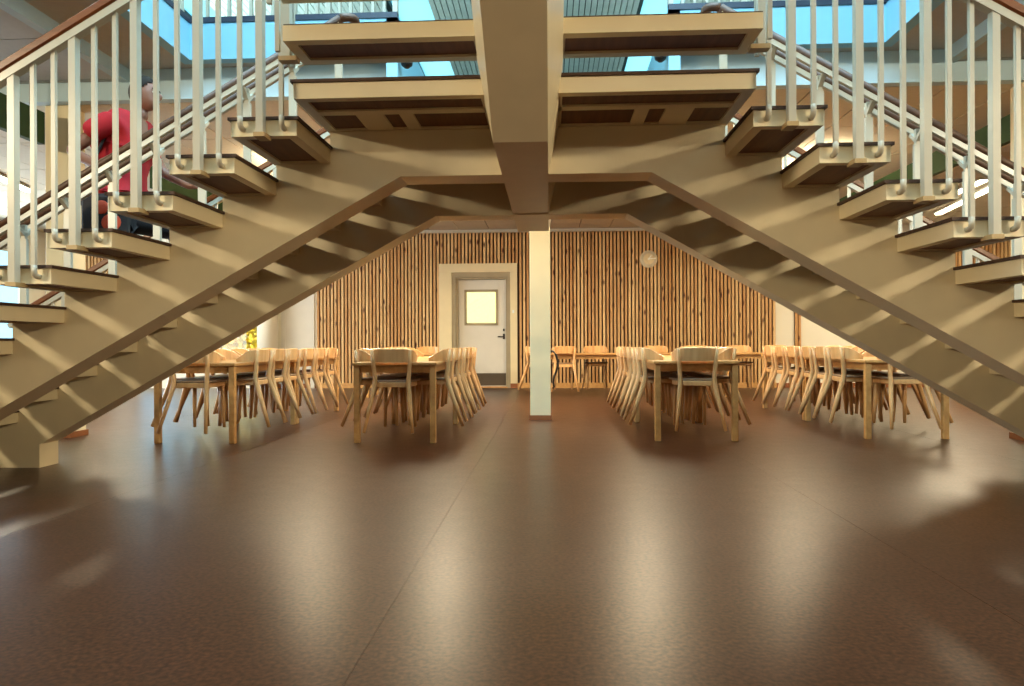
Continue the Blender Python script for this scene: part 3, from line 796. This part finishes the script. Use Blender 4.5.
# luminaires
def luminaire(p, q, label, light=0, drop=0.0):
    p, q = (p[0], p[1], p[2] - drop), (q[0], q[1], q[2] - drop)
    p, q = Vector(p), Vector(q); L = (q - p).length; mid = (p + q) / 2
    rz = math.atan2(q.y - p.y, q.x - p.x)
    t = thing('ceiling_lamp', label, 'lamp', mid, rz, 'fluorescent ceiling lamps')
    bm = bmesh.new(); box(bm, -L / 2, L / 2, -0.07, 0.07, -0.03, 0.0); obj('housing', bm, 'void_white', t)
    bm = bmesh.new(); box(bm, -L / 2 + 0.02, L / 2 - 0.02, -0.05, 0.05, -0.055, -0.03); obj('diffuser', bm, 'lamp_glow', t, bevel=0.006)
    if drop:
        bm = bmesh.new()
        for xx in (-L / 2 + 0.2, L / 2 - 0.2): tube(bm, [(xx, 0, 0), (xx, 0, drop)], 0.005, 6)
        obj('cable', bm, 'black', t)
        area('ceiling_lamp_light', (mid.x, mid.y, mid.z + 0.02), (PI, 0, rz), L, 0.16, light * 0.6, WARM)  # added upward light that brightens the ceiling tiles
    if light:
        area('ceiling_lamp_light', (mid.x, mid.y, mid.z - 0.07), (0, 0, rz), L, 0.16, light * 1.08, WARM)
luminaire((6.88, 13.13, ZD), (6.49, 10.84, ZD), 'long bright ceiling lamp beyond the right flight, outer of two', 60)
luminaire((6.30, 12.26, ZD), (6.10, 10.42, ZD), 'long bright ceiling lamp beyond the right flight, inner of two', 60)
luminaire((-7.55, 11.1, ZD), (-7.38, 12.6, ZD), 'bright ceiling lamp seen past the lower left handrail', 50)
luminaire((-7.2, 8.6, ZD), (-7.6, 10.2, ZD), 'bright ceiling lamp at the far left behind the balusters', 50)
luminaire((-2.0, 7.45, ZD), (-0.55, 7.45, ZD), 'unseen lamp added just behind the landing, left of the middle beam', 20)  # hidden pair added to warm the column front and tables
luminaire((0.35, 7.45, ZD), (1.8, 7.45, ZD), 'unseen lamp added just behind the landing, right of the middle beam', 20)
for x_, y_, nm in ((-3.3, 10.2, 'outer left table row'), (-1.45, 10.4, 'inner left table row'), (1.3, 10.5, 'inner right table row'), (3.3, 10.3, 'outer right table row')):
    luminaire((x_, y_ - 1.7, ZD), (x_, y_ + 0.3, ZD), 'added unseen ceiling lamp above the ' + nm, 60, 0.3)  # hidden lamps added to light the tables and the ceiling

# dark green hanging panels along both sides of the dining area
def panel(x0, ya, yb, z0, z1, label):
    t = thing('hanging_panel', label, 'panel', (x0, (ya + yb) / 2, z0))
    boxo('board', (-0.03, 0.03, (ya - yb) / 2, (yb - ya) / 2, 0, z1 - z0), 'green_panel', t)
    bm = bmesh.new()
    for yy in ((ya - yb) / 2 + 0.15, (yb - ya) / 2 - 0.15): tube(bm, [(0, yy, z1 - z0), (0, yy, (ZD if (ya + yb) / 2 > 6.6 else ZO) - z0)], 0.006, 6)
    obj('hanger', bm, 'black', t)
panel(-4.75, 4.2, 6.52, 2.77, 3.07, 'dark green hanging panel before the left white column')
panel(-4.75, 8.4, 12.6, 2.77, 3.07, 'dark green hanging panel beyond the person on the left')
panel(4.40, 6.95, 12.6, 2.79, 3.04, 'dark green hanging panel beyond the right flight')

# spotlights in the corners of the opening
for xx, lab in ((-1.27, 'small black spotlight under the ceiling edge left of the middle beam'), (0.99, 'small black spotlight under the ceiling edge right of the middle beam')):
    t = thing('spotlight', lab, 'spotlight', (xx, 6.42, 3.47), 0, 'spotlights at the opening')
    bm = bmesh.new(); lathe(bm, [(0.018, -0.105), (0.05, -0.08), (0.055, -0.055), (0.03, -0.04)], 14); obj('head', bm, 'black', t, smooth=True)
    bm = bmesh.new(); box(bm, -0.012, 0.012, -0.012, 0.012, -0.045, 0.0); box(bm, -0.05, 0.05, -0.05, 0.05, -0.012, 0.0)
    box(bm, (0 if xx < 0 else -0.09), (0.09 if xx > 0 else 0) , -0.012, 0.012, -0.012, 0)
    obj('arm', bm, 'void_white', t)

# ================================================================== OUTDOORS
struct(boxo('ground', (-40, 40, YF + 0.3, 60, -0.3, -0.06), 'lawn'), 'sunlit garden ground outside the windows')
nb = thing('added_yellow_house', 'added pale yellow house giving a bright view outside the windows', 'house', (-5, 32, -0.06))  # sunlit house added so the panes look bright yellow
boxo('wall', (-11, 12, 0, 6, 0, 5.5), 'house_render', nb)
bm = bmesh.new(); prism_y(bm, [(-11.4, 5.5), (12.4, 5.5), (12.4, 5.7), (0.5, 8.6), (-11.4, 5.7)], -0.4, 6.4); obj('roof', bm, 'base_brown', nb)
def tree(x, y, h, r, mat, label):
    t = thing('garden_tree', label, 'tree', (x, y, -0.06), 0, 'garden trees outside')
    bm = bmesh.new(); tube(bm, [(0, 0, 0), (0.05, 0, h * 0.3), (0, 0.05, h * 0.6)], 0.13, 8, 0.06); obj('trunk', bm, 'bark', t)
    bm = bmesh.new()
    for i in range(900):
        u = Vector((random.gauss(0, 1), random.gauss(0, 1), random.gauss(0, 1))).normalized() * r * random.uniform(0.5, 1)
        c = Vector((u.x, u.y, h * 0.6 + u.z * 0.8)); a = random.uniform(0.07, 0.14)
        e1 = Vector((random.uniform(-1, 1), random.uniform(-1, 1), random.uniform(-1, 1))).normalized() * a
        e2 = e1.orthogonal().normalized() * a * 0.7
        bm.faces.new([bm.verts.new(c - e1), bm.verts.new(c + e2), bm.verts.new(c + e1), bm.verts.new(c - e2)])
    o = obj('foliage', bm, mat, t); o['kind'] = 'stuff'
tree(-11.9, 27.4, 2.3, 1.05, 'leaf', 'yellow leaved shrub outside the far left window, middle of three')
tree(-13.2, 28.0, 2.6, 1.2, 'leaf', 'yellow leaved shrub outside the far left window, next to the frame edge')
tree(-10.4, 28.3, 2.5, 1.1, 'leaf', 'yellow leaved shrub outside the far left window, nearest the round column')
tree(-4.0, 28.2, 2.6, 0.6, 'leaf_green', 'small green shrub seen through the door window')

# ================================================================== PERSON climbing the left flight
def skin(name, verts, edges, radii, root, mat, parent, sub=2, extra=None):
    me = bpy.data.meshes.new(name); me.from_pydata(verts, edges, []); me.materials.append(M[mat])
    o = link(name, me, parent)
    md = o.modifiers.new('skin', 'SKIN'); md.use_smooth_shade = True
    if not me.skin_vertices: pass
    sv = me.skin_vertices[0].data if me.skin_vertices else None
    if sv is None:
        bm = bmesh.new(); bm.from_mesh(me); bm.verts.layers.skin.verify(); bm.to_mesh(me); bm.free(); sv = me.skin_vertices[0].data
    for i, r in enumerate(radii):
        sv[i].radius = r if isinstance(r, tuple) else (r, r)
        sv[i].use_root = (i == root)
    s = o.modifiers.new('subdivision', 'SUBSURF'); s.levels = sub; s.render_levels = sub
    return o
per = thing('person', 'person in a red shirt and dark trousers climbing the left flight', 'person', (-3.0, 5.02, 0.912))
# coordinates relative to the person's base; +x is the way they climb, -y is towards the middle handrail
V = [(-0.10, 0, 0.98), (-0.07, 0, 1.16), (-0.02, 0, 1.34), (0.03, 0, 1.50), (0.075, 0, 1.60), (0.10, 0, 1.68),        # 0-5 pelvis..neck..
     (-0.01, -0.18, 1.53), (-0.27, -0.26, 1.30), (0.0, -0.37, 1.17), (0.10, -0.40, 1.18),                           # 6-9 right arm
     (-0.01, 0.18, 1.53), (0.10, 0.25, 1.27), (0.32, 0.24, 1.16), (0.40, 0.23, 1.17),                                # 10-13 left arm
     (-0.10, -0.09, 0.92), (0.02, -0.10, 0.50), (-0.13, -0.10, 0.09), (0.06, -0.10, 0.045),                          # 14-17 right leg (lower step)
     (-0.08, 0.09, 0.92), (0.30, 0.09, 0.80), (0.33, 0.09, 0.42), (0.50, 0.09, 0.39)]                                # 18-21 left leg
Eg = [(0, 1), (1, 2), (2, 3), (3, 4), (4, 5), (3, 6), (6, 7), (7, 8), (8, 9), (3, 10), (10, 11), (11, 12), (12, 13), (0, 14), (14, 15), (15, 16), (16, 17), (0, 18), (18, 19), (19, 20), (20, 21)]
R = [(0.12, 0.14), (0.10, 0.13), (0.11, 0.15), (0.09, 0.14), 0.055, 0.05, 0.055, 0.042, 0.033, 0.022, 0.055, 0.042, 0.033, 0.022, 0.08, 0.055, 0.04, 0.03, 0.08, 0.055, 0.04, 0.03]
skin('body', V, Eg, R, 0, 'skin', per)
# shirt
Vs = [(-0.10, 0, 0.91), (-0.095, 0, 1.06), (-0.075, 0, 1.22), (-0.045, 0, 1.38), (0.0, 0, 1.535), (0.055, 0, 1.62), (-0.01, -0.185, 1.535), (-0.18, -0.235, 1.41), (-0.01, 0.185, 1.535), (0.06, 0.225, 1.39)]
Es = [(0, 1), (1, 2), (2, 3), (3, 4), (4, 5), (4, 6), (6, 7), (4, 8), (8, 9)]
Rs = [(0.17, 0.185), (0.165, 0.18), (0.165, 0.18), (0.17, 0.19), (0.14, 0.17), 0.075, 0.088, 0.08, 0.088, 0.08]
skin('shirt', Vs, Es, Rs, 2, 'red_cloth', per)
Vt = [(-0.10, 0, 0.97), (-0.10, -0.085, 0.88), (-0.02, -0.10, 0.68), (0.02, -0.10, 0.50), (-0.06, -0.10, 0.28), (-0.125, -0.10, 0.10), (-0.06, 0.085, 0.89), (0.13, 0.09, 0.85), (0.30, 0.09, 0.79), (0.32, 0.09, 0.60), (0.325, 0.09, 0.44)]
Et = [(0, 1), (1, 2), (2, 3), (3, 4), (4, 5), (0, 6), (6, 7), (7, 8), (8, 9), (9, 10)]
Rt = [(0.14, 0.16), 0.115, 0.09, 0.075, 0.065, 0.06, 0.115, 0.095, 0.075, 0.066, 0.06]
skin('trousers', Vt, Et, Rt, 0, 'dark_cloth', per)
for sx, y, z, nm in ((-0.15, -0.10, 0.0, 'shoe'), (0.31, 0.09, 0.344, 'shoe')):
    skin('shoe', [(sx - 0.03, y, z + 0.055), (sx + 0.06, y, z + 0.055), (sx + 0.16, y, z + 0.042), (sx + 0.22, y, z + 0.04)], [(0, 1), (1, 2), (2, 3)], [(0.05, 0.045), (0.05, 0.05), (0.045, 0.04), (0.03, 0.032)], 1, 'dark_cloth', per)
# head
def ellip(bm, c, r, seg=20, rings=14, mat=None):
    ms = Matrix.Translation(c) @ Matrix.Diagonal((*r, 1))
    bmesh.ops.create_uvsphere(bm, u_segments=seg, v_segments=rings, radius=1, matrix=ms)
HC = Vector((0.115, 0, 1.765))
bm = bmesh.new(); ellip(bm, HC, (0.098, 0.076, 0.118), 28, 20)
for v in bm.verts:
    d = v.co - HC
    if d.z < 0: v.co.y *= 1 + d.z * 1.6
    if d.z < -0.02 and d.x > 0: v.co.x += 0.012 * min(1, -d.z / 0.09)
    if d.x > 0.05 and abs(d.z) < 0.05: v.co.x -= 0.006
obj('head', bm, 'skin', per, smooth=True)
head = [c for c in per.children if c.name.startswith('head')][0]
bm = bmesh.new(); ellip(bm, HC + Vector((0.10, 0, -0.018)), (0.024, 0.014, 0.026), 10, 8); obj('nose', bm, 'skin', head, smooth=True)
bm = bmesh.new(); ellip(bm, HC + Vector((0.088, 0, -0.062)), (0.014, 0.026, 0.009), 10, 8); obj('mouth', bm, 'lip', head, smooth=True)
for s in (-1, 1):
    bm = bmesh.new(); ellip(bm, HC + Vector((-0.005, s * 0.076, -0.01)), (0.022, 0.010, 0.033), 10, 8); obj('ear', bm, 'skin', head, smooth=True)
    bm = bmesh.new(); ellip(bm, HC + Vector((0.082, s * 0.032, 0.008)), (0.011, 0.015, 0.009), 10, 8); obj('eye', bm, 'sclera', head, smooth=True)
    bm = bmesh.new(); ellip(bm, HC + Vector((0.090, s * 0.033, 0.008)), (0.005, 0.007, 0.007), 8, 6); obj('iris', bm, 'hair', head, smooth=True)
    bm = bmesh.new(); bar(bm, HC + Vector((0.092, s * 0.018, 0.03)), HC + Vector((0.08, s * 0.05, 0.03)), 0.008, 0.007); obj('eyebrow', bm, 'hair', head)
bm = bmesh.new(); ellip(bm, HC + Vector((-0.012, 0, 0.014)), (0.105, 0.084, 0.122), 28, 20)
cut = [v for v in bm.verts if (v.co - HC).z < (v.co - HC).x * 0.95 - 0.004]
bmesh.ops.delete(bm, geom=cut, context='VERTS')
hair = obj('hair', bm, 'hair', per, smooth=True)
so_ = hair.modifiers.new('thickness', 'SOLIDIFY'); so_.thickness = 0.012
# hands: palm, four fingers and a thumb closed round the handrail / relaxed
def hand(base, fwd, down, side, parent):
    base, fwd, down, side = Vector(base), Vector(fwd).normalized(), Vector(down).normalized(), Vector(side).normalized()
    def P(a, b, c): return tuple(base + fwd * a + down * b + side * c)
    skin('palm', [P(-0.03, 0, 0), P(0.0, 0, 0), P(0.045, -0.004, 0), P(0.08, 0, 0)], [(0, 1), (1, 2), (2, 3)], [(0.022, 0.026), (0.018, 0.034), (0.016, 0.042), (0.012, 0.040)], 1, 'skin', parent)
    for i, ln in enumerate((0.82, 0.95, 1.0, 0.9)):
        c = 0.033 - i * 0.022
        skin('finger', [P(0.06, 0, c), P(0.085, 0.002, c), P(0.085 + 0.03 * ln, 0.018, c), P(0.09 + 0.03 * ln, 0.042 * ln, c), P(0.075 + 0.02 * ln, 0.058 * ln, c)], [(0, 1), (1, 2), (2, 3), (3, 4)], [0.009, 0.009, 0.0085, 0.008, 0.007], 0, 'skin', parent, 1)
    skin('thumb', [P(0.0, 0.005, 0.03), P(0.025, 0.02, 0.05), P(0.05, 0.036, 0.052), P(0.07, 0.05, 0.042)], [(0, 1), (1, 2), (2, 3)], [0.012, 0.011, 0.010, 0.008], 0, 'skin', parent, 1)
hand((0.06, -0.395, 1.185), (1, -0.1, 0.25), (0.1, 0, -1), (0, 1, 0), per)
hand((0.38, 0.23, 1.165), (1, 0, 0.05), (0, 0, -1), (0, -1, 0), per)
# bag at the hip
bag = thing('shoulder_bag', 'dark bag with orange-red patches hanging at the hip of the person', 'bag', (-3.02, 4.78, 1.62))
bm = bmesh.new(); box(bm, -0.17, 0.15, -0.05, 0.05, 0.0, 0.30); obj('bag_body', bm, 'dark_cloth', bag, bevel=0.03)
for cx_, cz_, rr in ((-0.01, 0.20, 0.055), (0.06, 0.095, 0.07)):
    bm = bmesh.new(); ellip(bm, Vector((cx_, -0.052, cz_)), (rr, 0.008, rr * 0.85), 16, 8); obj('patch', bm, 'orange_cloth', bag, smooth=True)
bm = bmesh.new(); tube(bm, [(-0.12, 0.0, 0.29), (-0.10, 0.02, 0.55), (0.0, 0.09, 0.86), (0.06, 0.16, 0.895), (0.06, 0.30, 0.80)], 0.012, 6); obj('strap', bm, 'dark_cloth', bag, smooth=True)
